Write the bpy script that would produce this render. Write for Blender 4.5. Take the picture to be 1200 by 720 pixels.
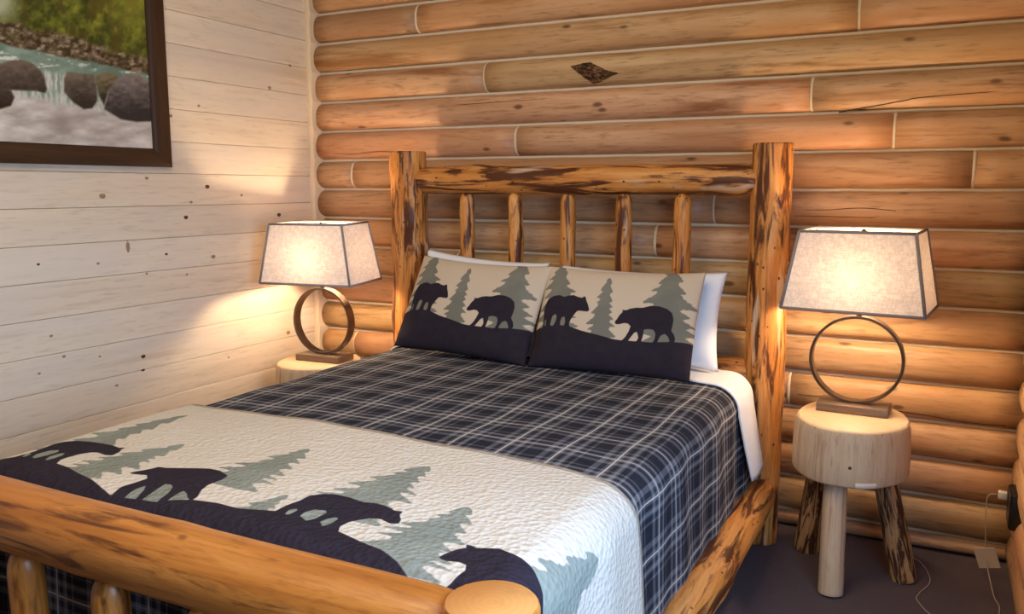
import bpy, bmesh, math, random
import numpy as np
from mathutils import Vector, Matrix

random.seed(7); rng = np.random.default_rng(7)
for o in list(bpy.data.objects): bpy.data.objects.remove(o)
S = bpy.context.scene; COL = S.collection

# ------------------------------------------------------------------ camera
H = 1.37; FPX = 991.0; PITCH = 0.14043; YAW = 0.47262
cd = bpy.data.cameras.new('camera'); cam = bpy.data.objects.new('camera', cd); COL.objects.link(cam)
cd.sensor_width = 36; cd.sensor_fit = 'HORIZONTAL'; cd.lens = FPX / 1200 * 36; cd.clip_start = .02
cam.location = (0, 0, H); cam.rotation_euler = (math.pi/2 - PITCH, 0, YAW)
S.camera = cam

# ------------------------------------------------------------------ world, lights, exposure
W = bpy.data.worlds.new('room_ambient'); S.world = W; W.use_nodes = True
W.node_tree.nodes['Background'].inputs[0].default_value = (1.0, .84, .68, 1)
W.node_tree.nodes['Background'].inputs[1].default_value = .12

def area(name, loc, target, sx, sy, power, col, spread=180):
    l = bpy.data.lights.new(name, 'AREA'); l.shape = 'RECTANGLE'; l.size = sx; l.size_y = sy
    l.energy = power; l.color = col; l.spread = math.radians(spread)
    o = bpy.data.objects.new(name, l); COL.objects.link(o); o.location = loc
    d = Vector(target) - Vector(loc); o.rotation_euler = d.to_track_quat('-Z', 'Y').to_euler()
    return o
area('window_daylight', (.34, .80, 1.25), (-1.5, 1.55, .50), 1.2, 1.2, 27, (.46, .67, 1.0), 122)
area('ceiling_light', (-1.2, .9, 2.75), (-1.3, 2.2, .8), 1.6, 1.6, 35, (1.0, .80, .56))
S.view_settings.view_transform = 'Standard'; S.view_settings.look = 'None'
S.view_settings.gamma = 1; S.view_settings.use_curve_mapping = False
S.view_settings.exposure = .35
BULB = 370.0

# ------------------------------------------------------------------ pixel helpers (1200x720 frame)
CAM = np.array([0, 0, H])
FW = np.array([-math.sin(YAW)*math.cos(PITCH), math.cos(YAW)*math.cos(PITCH), -math.sin(PITCH)])
RT = np.array([math.cos(YAW), math.sin(YAW), 0.0]); UP = np.cross(RT, FW)
def ray(x, y): return FW*FPX + RT*(x-600) + UP*(360-y)
def onplane(x, y, ax, val):
    d = ray(x, y); return CAM + d*(val-CAM[ax])/d[ax]
def onx(x, y, X): return onplane(x, y, 0, X)
def ony(x, y, Y): return onplane(x, y, 1, Y)
def onz(x, y, Z): return onplane(x, y, 2, Z)
def proj(P):
    d = np.asarray(P) - CAM; z = d@FW
    return np.stack([600 + FPX*(d@RT)/z, 360 - FPX*(d@UP)/z], -1)

# ------------------------------------------------------------------ object helpers
def tag(o, label=None, cat=None, group=None, kind=None):
    if label: o['label'] = label
    if cat: o['category'] = cat
    if group: o['group'] = group
    if kind: o['kind'] = kind
    return o
def thing(name, label, cat, loc=(0, 0, 0), rotz=0, group=None):
    o = bpy.data.objects.new(name, None); COL.objects.link(o); o.empty_display_size = .1
    o.location = loc; o.rotation_euler = (0, 0, rotz)
    return tag(o, label, cat, group)
def obj(name, v, f, m, parent=None, loc=(0, 0, 0), rot=(0, 0, 0), smooth=True, mi=None):
    me = bpy.data.meshes.new(name); me.from_pydata([tuple(map(float, p)) for p in v], [], [tuple(map(int, q)) for q in f])
    for k in (m if isinstance(m, (list, tuple)) else [m]): me.materials.append(k)
    if mi is not None: me.polygons.foreach_set('material_index', mi)
    me.polygons.foreach_set('use_smooth', [smooth]*len(me.polygons)); me.update()
    o = bpy.data.objects.new(name, me); COL.objects.link(o); o.location = loc; o.rotation_euler = rot
    if parent: o.parent = parent
    return o
def smooth_angle(o, deg=40):
    me = o.data; bm = bmesh.new(); bm.from_mesh(me)
    for e in bm.edges:
        if len(e.link_faces) == 2 and e.calc_face_angle(0) > math.radians(deg): e.smooth = False
    bm.to_mesh(me); bm.free(); return o
def boxv(x0, x1, y0, y1, z0, z1):
    v = [(x, y, z) for x in (x0, x1) for y in (y0, y1) for z in (z0, z1)]
    f = [(0, 1, 3, 2), (4, 6, 7, 5), (0, 4, 5, 1), (2, 3, 7, 6), (0, 2, 6, 4), (1, 5, 7, 3)]
    return v, f
def bevbox(name, dims, m, parent=None, loc=(0, 0, 0), rot=(0, 0, 0), bev=.004, seg=2):
    v, f = boxv(*dims); o = obj(name, v, f, m, parent, loc, rot)
    bm = bmesh.new(); bm.from_mesh(o.data)
    bmesh.ops.bevel(bm, geom=list(bm.edges), offset=bev, segments=seg, profile=.5, affect='EDGES')
    for p in bm.faces: p.smooth = True
    bm.to_mesh(o.data); bm.free(); return smooth_angle(o, 50)
def grid_faces(nu, nv, close_u=False, base=0):
    f = []
    for j in range(nv-1):
        for i in range(nu if close_u else nu-1):
            a = base + j*nu + i; b = base + j*nu + (i+1) % nu
            f.append((a, b, b+nu, a+nu))
    return f
def lathe(prof, n=24, wob=None):
    """prof: (r, z) rows; closed at both ends. wob(theta, z) multiplies r."""
    v = []
    for r, z in prof:
        for i in range(n):
            t = 2*math.pi*i/n; k = wob(t, z) if wob else 1
            v.append((r*k*math.cos(t), r*k*math.sin(t), z))
    f = grid_faces(n, len(prof), True)
    f.append(tuple(range(n))[::-1]); b = (len(prof)-1)*n; f.append(tuple(range(b, b+n)))
    return v, f
def tube(pts, r, n=8):
    P = [Vector(p) for p in pts]; v = []
    up = Vector((.13, .27, .95))
    for i, p in enumerate(P):
        t = (P[min(i+1, len(P)-1)] - P[max(i-1, 0)]).normalized()
        a = t.cross(up).normalized(); b = t.cross(a)
        for k in range(n):
            q = 2*math.pi*k/n; v.append(p + (a*math.cos(q) + b*math.sin(q))*r)
    f = grid_faces(n, len(P), True)
    f.append(tuple(range(n))[::-1]); e = (len(P)-1)*n; f.append(tuple(range(e, e+n)))
    return v, f
def spline(P, n=8):
    P = np.array(P, float); P = np.vstack([2*P[0]-P[1], P, 2*P[-1]-P[-2]]); out = []
    for i in range(1, len(P)-2):
        for k in range(n):
            t = k/n; a, b, c, d = P[i-1:i+3]
            out.append(.5*(2*b + (c-a)*t + (2*a-5*b+4*c-d)*t*t + (3*b-a-3*c+d)*t**3))
    out.append(P[-2]); return out
def align(o, a, b):
    """put local origin at a with local Z towards b"""
    a = Vector(a); b = Vector(b)
    o.location = a; o.rotation_euler = (b-a).to_track_quat('Z', 'Y').to_euler()
    return o

# ------------------------------------------------------------------ node helpers
class NT:
    def __init__(s, name):
        s.m = bpy.data.materials.new(name); s.m.use_nodes = True; s.t = s.m.node_tree
        s.b = s.t.nodes['Principled BSDF']; s.out = s.t.nodes['Material Output']
    def n(s, typ, **kw):
        x = s.t.nodes.new(typ)
        for k, v in kw.items(): setattr(x, k, v)
        return x
    def l(s, a, b): s.t.links.new(a, b)
    def setin(s, node, key, val):
        if isinstance(val, bpy.types.NodeSocket): s.l(val, node.inputs[key])
        else: node.inputs[key].default_value = val
    def math(s, op, a, b=0.0, c=0.0):
        x = s.n('ShaderNodeMath', operation=op)
        for i, q in enumerate((a, b, c)): s.setin(x, i, q)
        return x.outputs[0]
    def vmath(s, op, a, b):
        x = s.n('ShaderNodeVectorMath', operation=op); s.setin(x, 0, a); s.setin(x, 1, b); return x.outputs[0]
    def mix(s, fac, a, b, mode='MIX'):
        x = s.n('ShaderNodeMix', data_type='RGBA', blend_type=mode)
        for k, q in ((0, fac), (6, a), (7, b)):
            if isinstance(q, tuple) and len(q) == 3: q = (*q, 1)
            s.setin(x, k, q)
        return x.outputs[2]
    def ramp(s, fac, stops, interp='LINEAR'):
        x = s.n('ShaderNodeValToRGB'); e = x.color_ramp.elements; x.color_ramp.interpolation = interp
        while len(e) < len(stops): e.new(1)
        for i, (p, c) in enumerate(stops):
            e[i].position = p; e[i].color = (*c, 1) if len(c) == 3 else c
        s.setin(x, 0, fac); return x.outputs[0]
    def noise(s, vec, scale, detail=4, rough=.55, dist=0.0):
        x = s.n('ShaderNodeTexNoise'); s.l(vec, x.inputs['Vector'])
        x.inputs['Scale'].default_value = scale; x.inputs['Detail'].default_value = detail
        x.inputs['Roughness'].default_value = rough; x.inputs['Distortion'].default_value = dist
        return x.outputs[0]
    def step(s, val, lo, hi):
        x = s.n('ShaderNodeMapRange', interpolation_type='SMOOTHSTEP'); s.setin(x, 0, val)
        x.inputs[1].default_value = lo; x.inputs[2].default_value = hi; return x.outputs[0]
    def bump(s, h, strength, dist=.01):
        x = s.n('ShaderNodeBump'); x.inputs['Strength'].default_value = strength; x.inputs['Distance'].default_value = dist
        s.l(h, x.inputs['Height']); s.l(x.outputs[0], s.b.inputs['Normal']); return x
    def finish(s, col, rough=.6, spec=.3):
        s.setin(s.b, 'Base Color', (*col, 1) if isinstance(col, tuple) and len(col) == 3 else col)
        s.setin(s.b, 'Roughness', rough); s.b.inputs['Specular IOR Level'].default_value = spec
        return s.m

def wood(name, stops, streak=None, streak_w=(.50, .62), patch=None, sc=22, stretch=.07, knots=.5, knot_col=(.05, .022, .008),
         rough=.5, spec=.3, bump=.25, vary=.22, knot_scale=(5.0, 5.0, 2.6), pale=None, ssc=None, sstr=.22, hue=.0, gfine=.35):
    """long axis of the piece = local Z"""
    t = NT(name); tc = t.n('ShaderNodeTexCoord'); oi = t.n('ShaderNodeObjectInfo')
    off = t.math('MULTIPLY', oi.outputs['Random'], 43.0)
    cx = t.n('ShaderNodeCombineXYZ'); t.l(off, cx.inputs[0]); t.l(off, cx.inputs[1]); t.l(off, cx.inputs[2])
    vec = t.vmath('ADD', tc.outputs['Object'], cx.outputs[0])
    v1 = t.vmath('MULTIPLY', vec, (1, 1, stretch))
    g = t.noise(v1, sc, 6, .6, .6)
    col = t.ramp(g, stops)
    g2 = t.noise(t.vmath('MULTIPLY', vec, (1, 1, .12)), sc*4, 3, .6)
    col = t.mix(t.math('MULTIPLY', t.step(g2, .50, .72), gfine), col, tuple(c*.6 for c in stops[0][1]))
    if streak:
        g3 = t.noise(t.vmath('MULTIPLY', vec, (1, 1, sstr)), ssc or sc*.55, 5, .62, 1.0)
        col = t.mix(t.step(g3, *streak_w), col, streak)
    if pale:
        g5 = t.noise(t.vmath('ADD', t.vmath('MULTIPLY', vec, (1, 1, .12)), (9, 4, 2)), sc*.5, 3, .5)
        col = t.mix(t.math('MULTIPLY', t.step(g5, .60, .68), .8), col, pale)
    if patch:
        g4 = t.noise(t.vmath('MULTIPLY', vec, (1, 1, .4)), 3.2, 2)
        col = t.mix(t.math('MULTIPLY', t.step(g4, .42, .68), .6), col, patch)
    if knots:
        vo = t.n('ShaderNodeTexVoronoi'); t.l(t.vmath('MULTIPLY', vec, knot_scale), vo.inputs['Vector']); vo.inputs['Scale'].default_value = 1
        wv = t.math('ADD', vo.outputs['Distance'], t.math('MULTIPLY', t.math('SUBTRACT', g, .5), .12))
        k = t.math('SUBTRACT', 1.0, t.step(wv, .045, .13))
        col = t.mix(t.math('MULTIPLY', k, knots), col, knot_col)
    hs = t.n('ShaderNodeHueSaturation')
    t.l(t.math('ADD', t.math('MULTIPLY', oi.outputs['Random'], vary), 1-vary*.55), hs.inputs['Value'])
    t.l(col, hs.inputs['Color'])
    if hue: t.l(t.math('ADD', .5-hue/2, t.math('MULTIPLY', t.math('FRACT', t.math('MULTIPLY', oi.outputs['Random'], 17.3)), hue)), hs.inputs['Hue'])
    if bump: t.bump(t.math('ADD', t.math('MULTIPLY', g, .6), t.math('MULTIPLY', g2, .4)), bump, .006)
    return t.finish(hs.outputs[0], rough, spec)

M = {}
M['wall_log'] = wood('wall_log_pine', [(.22, (.30, .155, .066)), (.42, (.455, .262, .128)), (.60, (.53, .322, .165)), (.8, (.59, .39, .22))], streak=(.24, .10, .032), streak_w=(.52, .72), ssc=13, sstr=.10,
                     sc=24, stretch=.045, patch=(.44, .215, .085), knots=.85, knot_scale=(9, 9, 4.2), knot_col=(.10, .04, .014), rough=.45, spec=.35, bump=.4, vary=.34, hue=.022, gfine=.6)
M['plank'] = wood('whitewashed_pine', [(.25, (.64, .505, .365)), (.5, (.72, .59, .44)), (.75, (.76, .645, .50))], streak=(.58, .43, .29), streak_w=(.55, .72), ssc=10, sstr=.05, sc=20, stretch=.03,
                  patch=(.64, .55, .46), knots=0, rough=.5, spec=.25, bump=.08, vary=.08)
M['furn'] = wood('honey_rustic_log', [(.25, (.36, .105, .020)), (.5, (.57, .225, .050)), (.75, (.68, .35, .115))], streak=(.085, .024, .008),
                 streak_w=(.47, .60), ssc=27, sstr=.11, sc=30, stretch=.08, knots=.95, knot_scale=(22, 22, 17), knot_col=(.035, .012, .005), rough=.45, spec=.3, bump=.5, vary=.12,
                 pale=(.60, .43, .29))
M['foot'] = wood('smooth_honey_log', [(.25, (.28, .080, .012)), (.5, (.44, .150, .024)), (.75, (.56, .225, .048))], streak=(.11, .030, .006),
                 streak_w=(.50, .68), ssc=24, sstr=.12, sc=30, stretch=.06, knots=.6, knot_scale=(12, 12, 7), knot_col=(.06, .02, .006), rough=.36, spec=.45, bump=.25, vary=.1)
M['peeled'] = wood('peeled_pale_log', [(.25, (.46, .315, .20)), (.5, (.54, .39, .26)), (.75, (.62, .47, .33))], streak=(.36, .20, .11),
                   streak_w=(.54, .68), ssc=40, sstr=.04, sc=34, stretch=.04, knots=0, knot_scale=(8, 8, 6), rough=.6, bump=.2, vary=.12)
M['bark'] = wood('barky_log', [(.25, (.34, .17, .07)), (.5, (.46, .25, .11)), (.75, (.56, .34, .17))], streak=(.06, .024, .012),
                 streak_w=(.45, .54), ssc=38, sstr=.13, sc=30, stretch=.10, knots=.6, knot_scale=(10, 10, 6), rough=.6, bump=.5, vary=.15)

def endgrain(name, a, b):
    t = NT(name); tc = t.n('ShaderNodeTexCoord')
    w = t.n('ShaderNodeTexWave', wave_type='RINGS', rings_direction='Z'); t.l(tc.outputs['Object'], w.inputs['Vector'])
    w.inputs['Scale'].default_value = 26; w.inputs['Distortion'].default_value = 2.5; w.inputs['Detail'].default_value = 2
    n = t.noise(tc.outputs['Object'], 30, 4)
    col = t.mix(t.math('MULTIPLY', w.outputs[1], .28), b, a)
    col = t.mix(t.math('MULTIPLY', t.step(n, .5, .7), .25), col, tuple(c*.7 for c in a))
    return t.finish(col, .5, .3)
M['end_pale'] = endgrain('stump_end_grain', (.62, .42, .235), (.72, .53, .33))
M['end_honey'] = endgrain('honey_end_grain', (.50, .20, .05), (.58, .26, .075))

def plain(name, col, rough=.6, spec=.3, metal=0, noise=0, nscale=40, bump=0):
    t = NT(name); tc = t.n('ShaderNodeTexCoord')
    n = t.noise(tc.outputs['Object'], nscale, 4)
    c = t.mix(t.math('MULTIPLY', n, noise), col, tuple(q*.55 for q in col)) if noise else col
    if bump: t.bump(n, bump, .004)
    t.b.inputs['Metallic'].default_value = metal
    return t.finish(c, rough, spec)
M['chink'] = plain('chinking_caulk', (.66, .55, .40), .8, .1, noise=.25, nscale=60, bump=.2)
M['trim'] = plain('corner_trim', (.70, .55, .38), .6, .2, noise=.2, nscale=20)
M['backing'] = plain('dark_wall_backing', (.10, .06, .035), .9, .1, noise=.3)
M['knot'] = plain('dark_knot', (.10, .045, .018), .6, .2, noise=.5, nscale=120)
t = NT('big_knot'); tc = t.n('ShaderNodeTexCoord').outputs['Object']
g = t.noise(t.vmath('MULTIPLY', tc, (.45, 1, 1)), 70, 5, .65, 1.5)
t.bump(g, .8, .01); M['bigknot'] = t.finish(t.ramp(g, [(.36, (.018, .008, .004)), (.5, (.085, .036, .014)), (.62, (.26, .13, .055)), (.7, (.06, .025, .01))]), .6, .2)
M['knotlight'] = plain('faint_knot', (.36, .22, .12), .6, .2, noise=.5, nscale=120)
M['crack'] = plain('dark_crack', (.06, .025, .01), .8, .1)
M['frame'] = wood('dark_walnut_frame', [(.25, (.034, .015, .007)), (.5, (.048, .022, .010)), (.75, (.062, .030, .014))], sc=30, stretch=.06, knots=0, rough=.4, spec=.35, bump=.08, vary=.1)
M['bronze'] = plain('brushed_bronze', (.16, .115, .085), .32, .5, metal=.9, noise=.3, nscale=90)
M['lampbase'] = plain('bronze_plinth', (.22, .15, .105), .42, .4, metal=.5, noise=.3, nscale=60)
M['shadetrim'] = plain('grey_shade_piping', (.29, .245, .235), .8, .1, noise=.2, nscale=200)
M['black'] = plain('black_plastic', (.012, .011, .011), .4, .4, noise=.2)
M['whiteplastic'] = plain('ivory_plastic', (.62, .56, .48), .45, .4, noise=.15)
M['cordtan'] = plain('tan_cord', (.42, .33, .25), .5, .3, noise=.15)
M['tagpaper'] = plain('tan_paper_tag', (.62, .47, .35), .8, .1, noise=.2)
M['sheet'] = plain('white_cotton', (.74, .74, .78), .9, .1, noise=.10, nscale=14, bump=.25)
M['ticking'] = plain('mattress_cloth', (.62, .60, .58), .9, .1, noise=.15)
M['darkhem'] = plain('navy_edge_piping', (.012, .012, .022), .9, .1, noise=.2)

# carpet
t = NT('slate_carpet'); tc = t.n('ShaderNodeTexCoord')
n1 = t.noise(tc.outputs['Object'], 180, 3); n2 = t.noise(tc.outputs['Object'], 5, 3)
c = t.mix(n1, (.075, .055, .062), (.135, .102, .112)); c = t.mix(t.math('MULTIPLY', n2, .35), c, (.07, .052, .056))
t.bump(n1, .5, .006); M['carpet'] = t.finish(c, .95, .05)

# linen lamp shade: cloth that lets the bulb glow through
t = NT('linen_shade'); tc = t.n('ShaderNodeTexCoord')
w1 = t.noise(t.vmath('MULTIPLY', tc.outputs['Object'], (1, 1, .12)), 260, 3, .6)
w2 = t.noise(t.vmath('MULTIPLY', tc.outputs['Object'], (.12, .12, 1)), 260, 3, .6)
w3 = t.noise(tc.outputs['Object'], 60, 4, .6, .8)
f = t.math('ADD', t.math('MULTIPLY', t.math('ADD', w1, w2), .3), t.math('MULTIPLY', w3, .4))
c = t.mix(t.step(f, .40, .62), (.58, .485, .43), (.76, .665, .60))
t.finish(c, .9, .05); t.bump(f, .2, .002)
tr = t.n('ShaderNodeBsdfTranslucent'); t.l(c, tr.inputs[0])
mx = t.n('ShaderNodeMixShader'); mx.inputs[0].default_value = .075
t.l(t.b.outputs[0], mx.inputs[1]); t.l(tr.outputs[0], mx.inputs[2]); t.l(mx.outputs[0], t.out.inputs[0])
M['shade'] = t.m
t = NT('bulb_glow'); t.b.inputs['Base Color'].default_value = (1, .9, .75, 1)
t.b.inputs['Emission Color'].default_value = (1, .74, .46, 1); t.b.inputs['Emission Strength'].default_value = BULB
M['bulb'] = t.m

# plaid: warp and weft stripe ramps averaged, uv in metres
t = NT('plaid_quilt'); uv = t.n('ShaderNodeUVMap'); sp = t.n('ShaderNodeSeparateXYZ'); t.l(uv.outputs[0], sp.inputs[0])
def stripe(axis, per, stops):
    return t.ramp(t.math('FRACT', t.math('DIVIDE', sp.outputs[axis], per)), [(p, (c, c, c)) for p, c in stops], 'CONSTANT')
dens = [(0, 1.0), (.26, .2), (.37, .85), (.46, .25), (.60, .85), (.69, .2), (.80, 1.0), (.90, .35), (.95, 1.0)]
line = [(0, 0), (.512, 1.0), (.548, 0), (.735, .3), (.755, 0), (.10, 0)]
line.sort()
da, db = stripe(0, .148, dens), stripe(1, .148, dens)
df = t.math('MULTIPLY', t.math('ADD', da, db), .5)
cc = t.ramp(df, [(.2, (.175, .172, .190)), (.45, (.120, .120, .138)), (.62, (.070, .072, .090)), (.8, (.024, .026, .040)), (1.0, (.011, .012, .021))])
lf = t.math('MINIMUM', 1.0, t.math('ADD', stripe(0, .148, line), t.math('MULTIPLY', stripe(1, .148, line), .8)))
cc = t.mix(t.math('MULTIPLY', lf, .75), cc, (.60, .54, .49))
nn = t.noise(tc2 := t.n('ShaderNodeTexCoord').outputs['Object'], 35, 4)
cc = t.mix(t.math('MULTIPLY', nn, .22), cc, (.10, .095, .10))
wv = t.n('ShaderNodeTexVoronoi'); t.l(tc2, wv.inputs['Vector']); wv.inputs['Scale'].default_value = 55
t.bump(wv.outputs['Distance'], .35, .006)
M['plaid'] = t.finish(cc, .9, .08)

def print_mat(name, cream, tree, dark, quilt):
    t = NT(name); tc = t.n('ShaderNodeTexCoord').outputs['Object']
    def att(k): a = t.n('ShaderNodeAttribute', attribute_name=k); return a.outputs['Fac']
    n = t.noise(tc, 24, 4); n2 = t.noise(tc, 7, 3)
    cr = t.mix(t.math('MULTIPLY', n, .3), cream, tuple(q*.78 for q in cream))
    tr = t.mix(t.step(n2, .4, .65), tree, tuple(q*1.18 for q in tree))
    dk = t.mix(n, dark, tuple(q*1.9 for q in dark))
    col = t.mix(t.math('SUBTRACT', 1.0, t.step(att('tree'), -.0016, .0016)), cr, tr)
    col = t.mix(t.math('SUBTRACT', 1.0, t.step(att('dark'), -.0016, .0016)), col, dk)
    if quilt:
        col = t.mix(t.math('SUBTRACT', 1.0, t.step(att('hem'), .017, .020)), col, (.33, .28, .23))
        vo = t.n('ShaderNodeTexVoronoi'); t.l(tc, vo.inputs['Vector']); vo.inputs['Scale'].default_value = 75
        t.bump(t.math('ADD', vo.outputs['Distance'], t.math('MULTIPLY', n, .5)), .55, .008)
    else: t.bump(n, .15, .01)
    return t.finish(col, .9, .08)
M['throwprint'] = print_mat('bear_throw_print', (.58, .52, .445), (.20, .215, .185), (.017, .013, .019), True)
M['shamprint'] = print_mat('bear_sham_print', (.54, .43, .32), (.155, .148, .12), (.016, .012, .017), False)
t = NT('river_picture'); a = t.n('ShaderNodeVertexColor', layer_name='paint'); t.b.inputs['Coat Weight'].default_value = .15
M['picture'] = t.finish(a.outputs[0], .35, .3)

# ================================================================== STRUCTURE
YB, XL, XR = 3.475, -2.892, .312       # back wall groove plane, left wall face, right wall groove plane
ZB = [0.0] + [.068 + .1437*k for k in range(0, 17)]
floor = obj('floor', *boxv(-2.96, 1.4, -1.2, 3.56, -.06, 0), M['carpet'], smooth=False); tag(floor, kind='structure')

def dlog_mesh(L, h, depth=.048, wob=.0035, seed=0, nx=None):
    """D-shaped wall log: local Z = length, local X = height (0..h), local Y = outwards bulge (negative = into room)"""
    r = random.Random(seed); nx = nx or max(3, int(L/.12)); n = 13
    ph = [r.uniform(0, 6.28) for _ in range(4)]; v = []
    for j in range(nx+1):
        z = L*j/nx
        for i in range(n):
            q = i/(n-1); s = 1-abs(2*q-1)**2.3
            d = depth*s**.52 + (wob*math.sin(z*2.3+ph[0]) + wob*.7*math.sin(z*7+q*4+ph[1]))*s
            v.append((h*q, -d, z))
        v.append((h, .01, z)); v.append((0, .01, z))
    m = n+2; f = []
    for j in range(nx):
        for i in range(m):
            a = j*m+i; b = j*m+(i+1) % m; f.append((a, b, b+m, a+m))
    f.append(tuple(range(m))[::-1]); f.append(tuple(range(nx*m, nx*m+m)))
    return v, f
# local axes of a log in the back wall: Z -> +X world, X -> +Z world, Y -> +Y world
ROT_BACK = Matrix(((0, 0, 1), (0, 1, 0), (1, 0, 0))).transposed().to_euler()
def mat_basis(ex, ey, ez):
    return Matrix((ex, ey, ez)).transposed().to_euler()
# use a proper rotation (right handed): X->-Z would flip, so mirror the profile: X -> +Z, Z -> -X, Y -> +Y
ROT_BACK = mat_basis((0, 0, 1), (0, 1, 0), (-1, 0, 0))     # ex x ey = (0*0-1*1, ...) = (-1,0,0) = ez
ROT_RIGHT = mat_basis((0, 0, 1), (1, 0, 0), (0, 1, 0))     # ex x ey = (0,1,0)

wall_back = obj('wall_back', *boxv(-2.96, .40, 3.485, 3.56, 0, 2.45), M['backing'], smooth=False); tag(wall_back, kind='structure')
JOINTS = {16: [-2.256], 15: [-.33], 14: [-1.894], 13: [-.483], 12: [-1.738, -.19], 11: [-2.65, .076], 10: [-.838], 9: [-1.082],
          8: [-2.05], 7: [-1.30], 6: [-1.75], 5: [-2.661, -.517], 4: [-1.2], 3: [-2.2], 2: [-.95], 1: []}
# JOINTS key k: row between ZB[k] and ZB[k+1] counted so that ZB[14] = 1.936
XA, XE = -2.868, .312
sd = 0
for k in range(len(ZB)-1):
    z0, z1 = ZB[k], ZB[k+1]; h = z1-z0
    js = [XA] + sorted(JOINTS.get(k+1, [])) + [XE]
    for a, b in zip(js[:-1], js[1:]):
        sd += 1; g0 = .004 if a != XA else 0; g1 = .004 if b != XE else 0
        v, f = dlog_mesh(b-a-g0-g1, h-.006, .048 if h > .1 else .03, seed=sd)
        obj('log', v, f, M['wall_log'], wall_back, (b-g1, YB, z0+.003), ROT_BACK)
    for x in js[1:-1]:
        v, f = dlog_mesh(.011, h-.006, .0495, 0, 1, 1)
        obj('butt_chinking', v, f, M['chink'], wall_back, (x+.0055, YB, z0+.003), ROT_BACK)
    if k:
        n = 40; v = []
        for j in range(n+1):
            x = XA + (XE-XA)*j/n; w = .0015*math.sin(j*1.7+k)
            for dy, dz in ((.008, .0080), (-.006, .0075), (-.0115, .0030+w), (-.0115, -.0030+w), (-.006, -.0075), (.008, -.0080)):
                v.append((x, YB+dy, z0+dz))
        obj('chinking', v, grid_faces(6, n+1, True), M['chink'], wall_back)

def log_surface_y(z):
    for k in range(len(ZB)-1):
        if ZB[k] <= z < ZB[k+1]:
            q = (z-ZB[k])/(ZB[k+1]-ZB[k]); return YB - .048*max(0, 1-abs(2*q-1)**2.3)**.52
    return YB
# the big dark knot and the long checks in the logs
v = []; outline = [(668, 78), (683, 74), (692, 73), (702, 77), (716, 83), (731, 86), (716, 91), (703, 96), (694, 98), (684, 93), (676, 86)]
cpx = np.mean(outline, axis=0)
for s, lift in ((1.0, .0005), (.85, .005), (.45, .007), (0.2, .0065)):
    for p in outline:
        q = cpx + (np.array(p)-cpx)*s; w = ony(*q, 3.43); v.append((w[0], log_surface_y(w[2]) - lift, w[2]))
n = len(outline); f = grid_faces(n, 4, True); f.append(tuple(range(3*n, 4*n)))
tag(obj('knot', v, f, M['bigknot'], wall_back), 'large dark diamond-shaped knot in the log')
def crack(px, w=.0018):
    P = []
    for q in spline(px, 6):
        W_ = ony(q[0], q[1], 3.433); P.append((W_[0], log_surface_y(W_[2])-.0005, W_[2]))
    obj('crack', *tube(P, w, 5), M['crack'], wall_back)
crack([(982, 131), (1020, 125), (1060, 118), (1075, 115), (1120, 111), (1172, 107)])
crack([(930, 246), (970, 246), (1010, 244), (1050, 247)], .0014)
crack([(930, 253), (980, 254), (1040, 256), (1100, 257)], .0012)
crack([(382, 179), (410, 181), (440, 178), (458, 178)], .0012)
crack([(470, 124), (520, 124), (580, 120), (640, 116)], .0012)
crack([(1040, 480), (1090, 488), (1140, 497), (1178, 500)], .0016)
crack([(935, 462), (990, 467), (1040, 474)], .0012)

# left wall: horizontal tongue and groove boards
wall_left = obj('wall_left', *boxv(-2.96, -2.909, -1.2, 3.56, 0, 2.45), M['backing'], smooth=False); tag(wall_left, kind='structure')
PB = [2.093 - .1331*k for k in range(-3, 17)][::-1]
PB = [0.0] + [z for z in PB if z > .05]
ROT_LEFT = mat_basis((0, 0, 1), (-1, 0, 0), (0, -1, 0))    # local X up, Y into the wall, Z towards the camera
planks = []
for k in range(len(PB)-1):
    h = PB[k+1]-PB[k]; Lp = 4.55; b = .0022; e = .0006
    prof = [(e, .012), (e, .0025), (b+e, .0002), (h/2, 0), (h-b-e, .0002), (h-e, .0025), (h-e, .012)]
    v = [(x, y, z) for z in (0, Lp*.3, Lp*.6, Lp) for x, y in prof]
    f = [q[::-1] for q in grid_faces(7, 4)]; f.append((0, 6, 27-6+6, 21)) if False else None
    f = [q for q in f if q]
    p = obj('plank', v, f, M['plank'], wall_left, (XL, 3.47, PB[k]), ROT_LEFT, smooth=False); planks.append(p)
KN = [(243, 219, 3.2, 1), (120, 230, 4, 0), (218, 255, 3, 1), (150, 290, 4.5, 0), (45, 310, 2, 1), (115, 309, 2, 0), (195, 298, 2, 1), (250, 301, 3, 0),
      (168, 418, 3, 1), (168, 434, 2, 1), (75, 418, 2.2, 0), (172, 209, 2.4, 0), (233, 124, 2, 0), (200, 136, 2.5, 0), (316, 103, 2.6, 0), (283, 229, 2, 0),
      (224, 237, 2, 0), (338, 390, 3, 0), (60, 394, 2.2, 0), (117, 418, 1.6, 0), (46, 438, 2, 0), (327, 252, 3, 1), (137, 452, 2, 0), (172, 321, 1.6, 0), (219, 322, 1.6, 0), (268, 419, 1.5, 0), (340, 77, 2, 0)]
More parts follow.
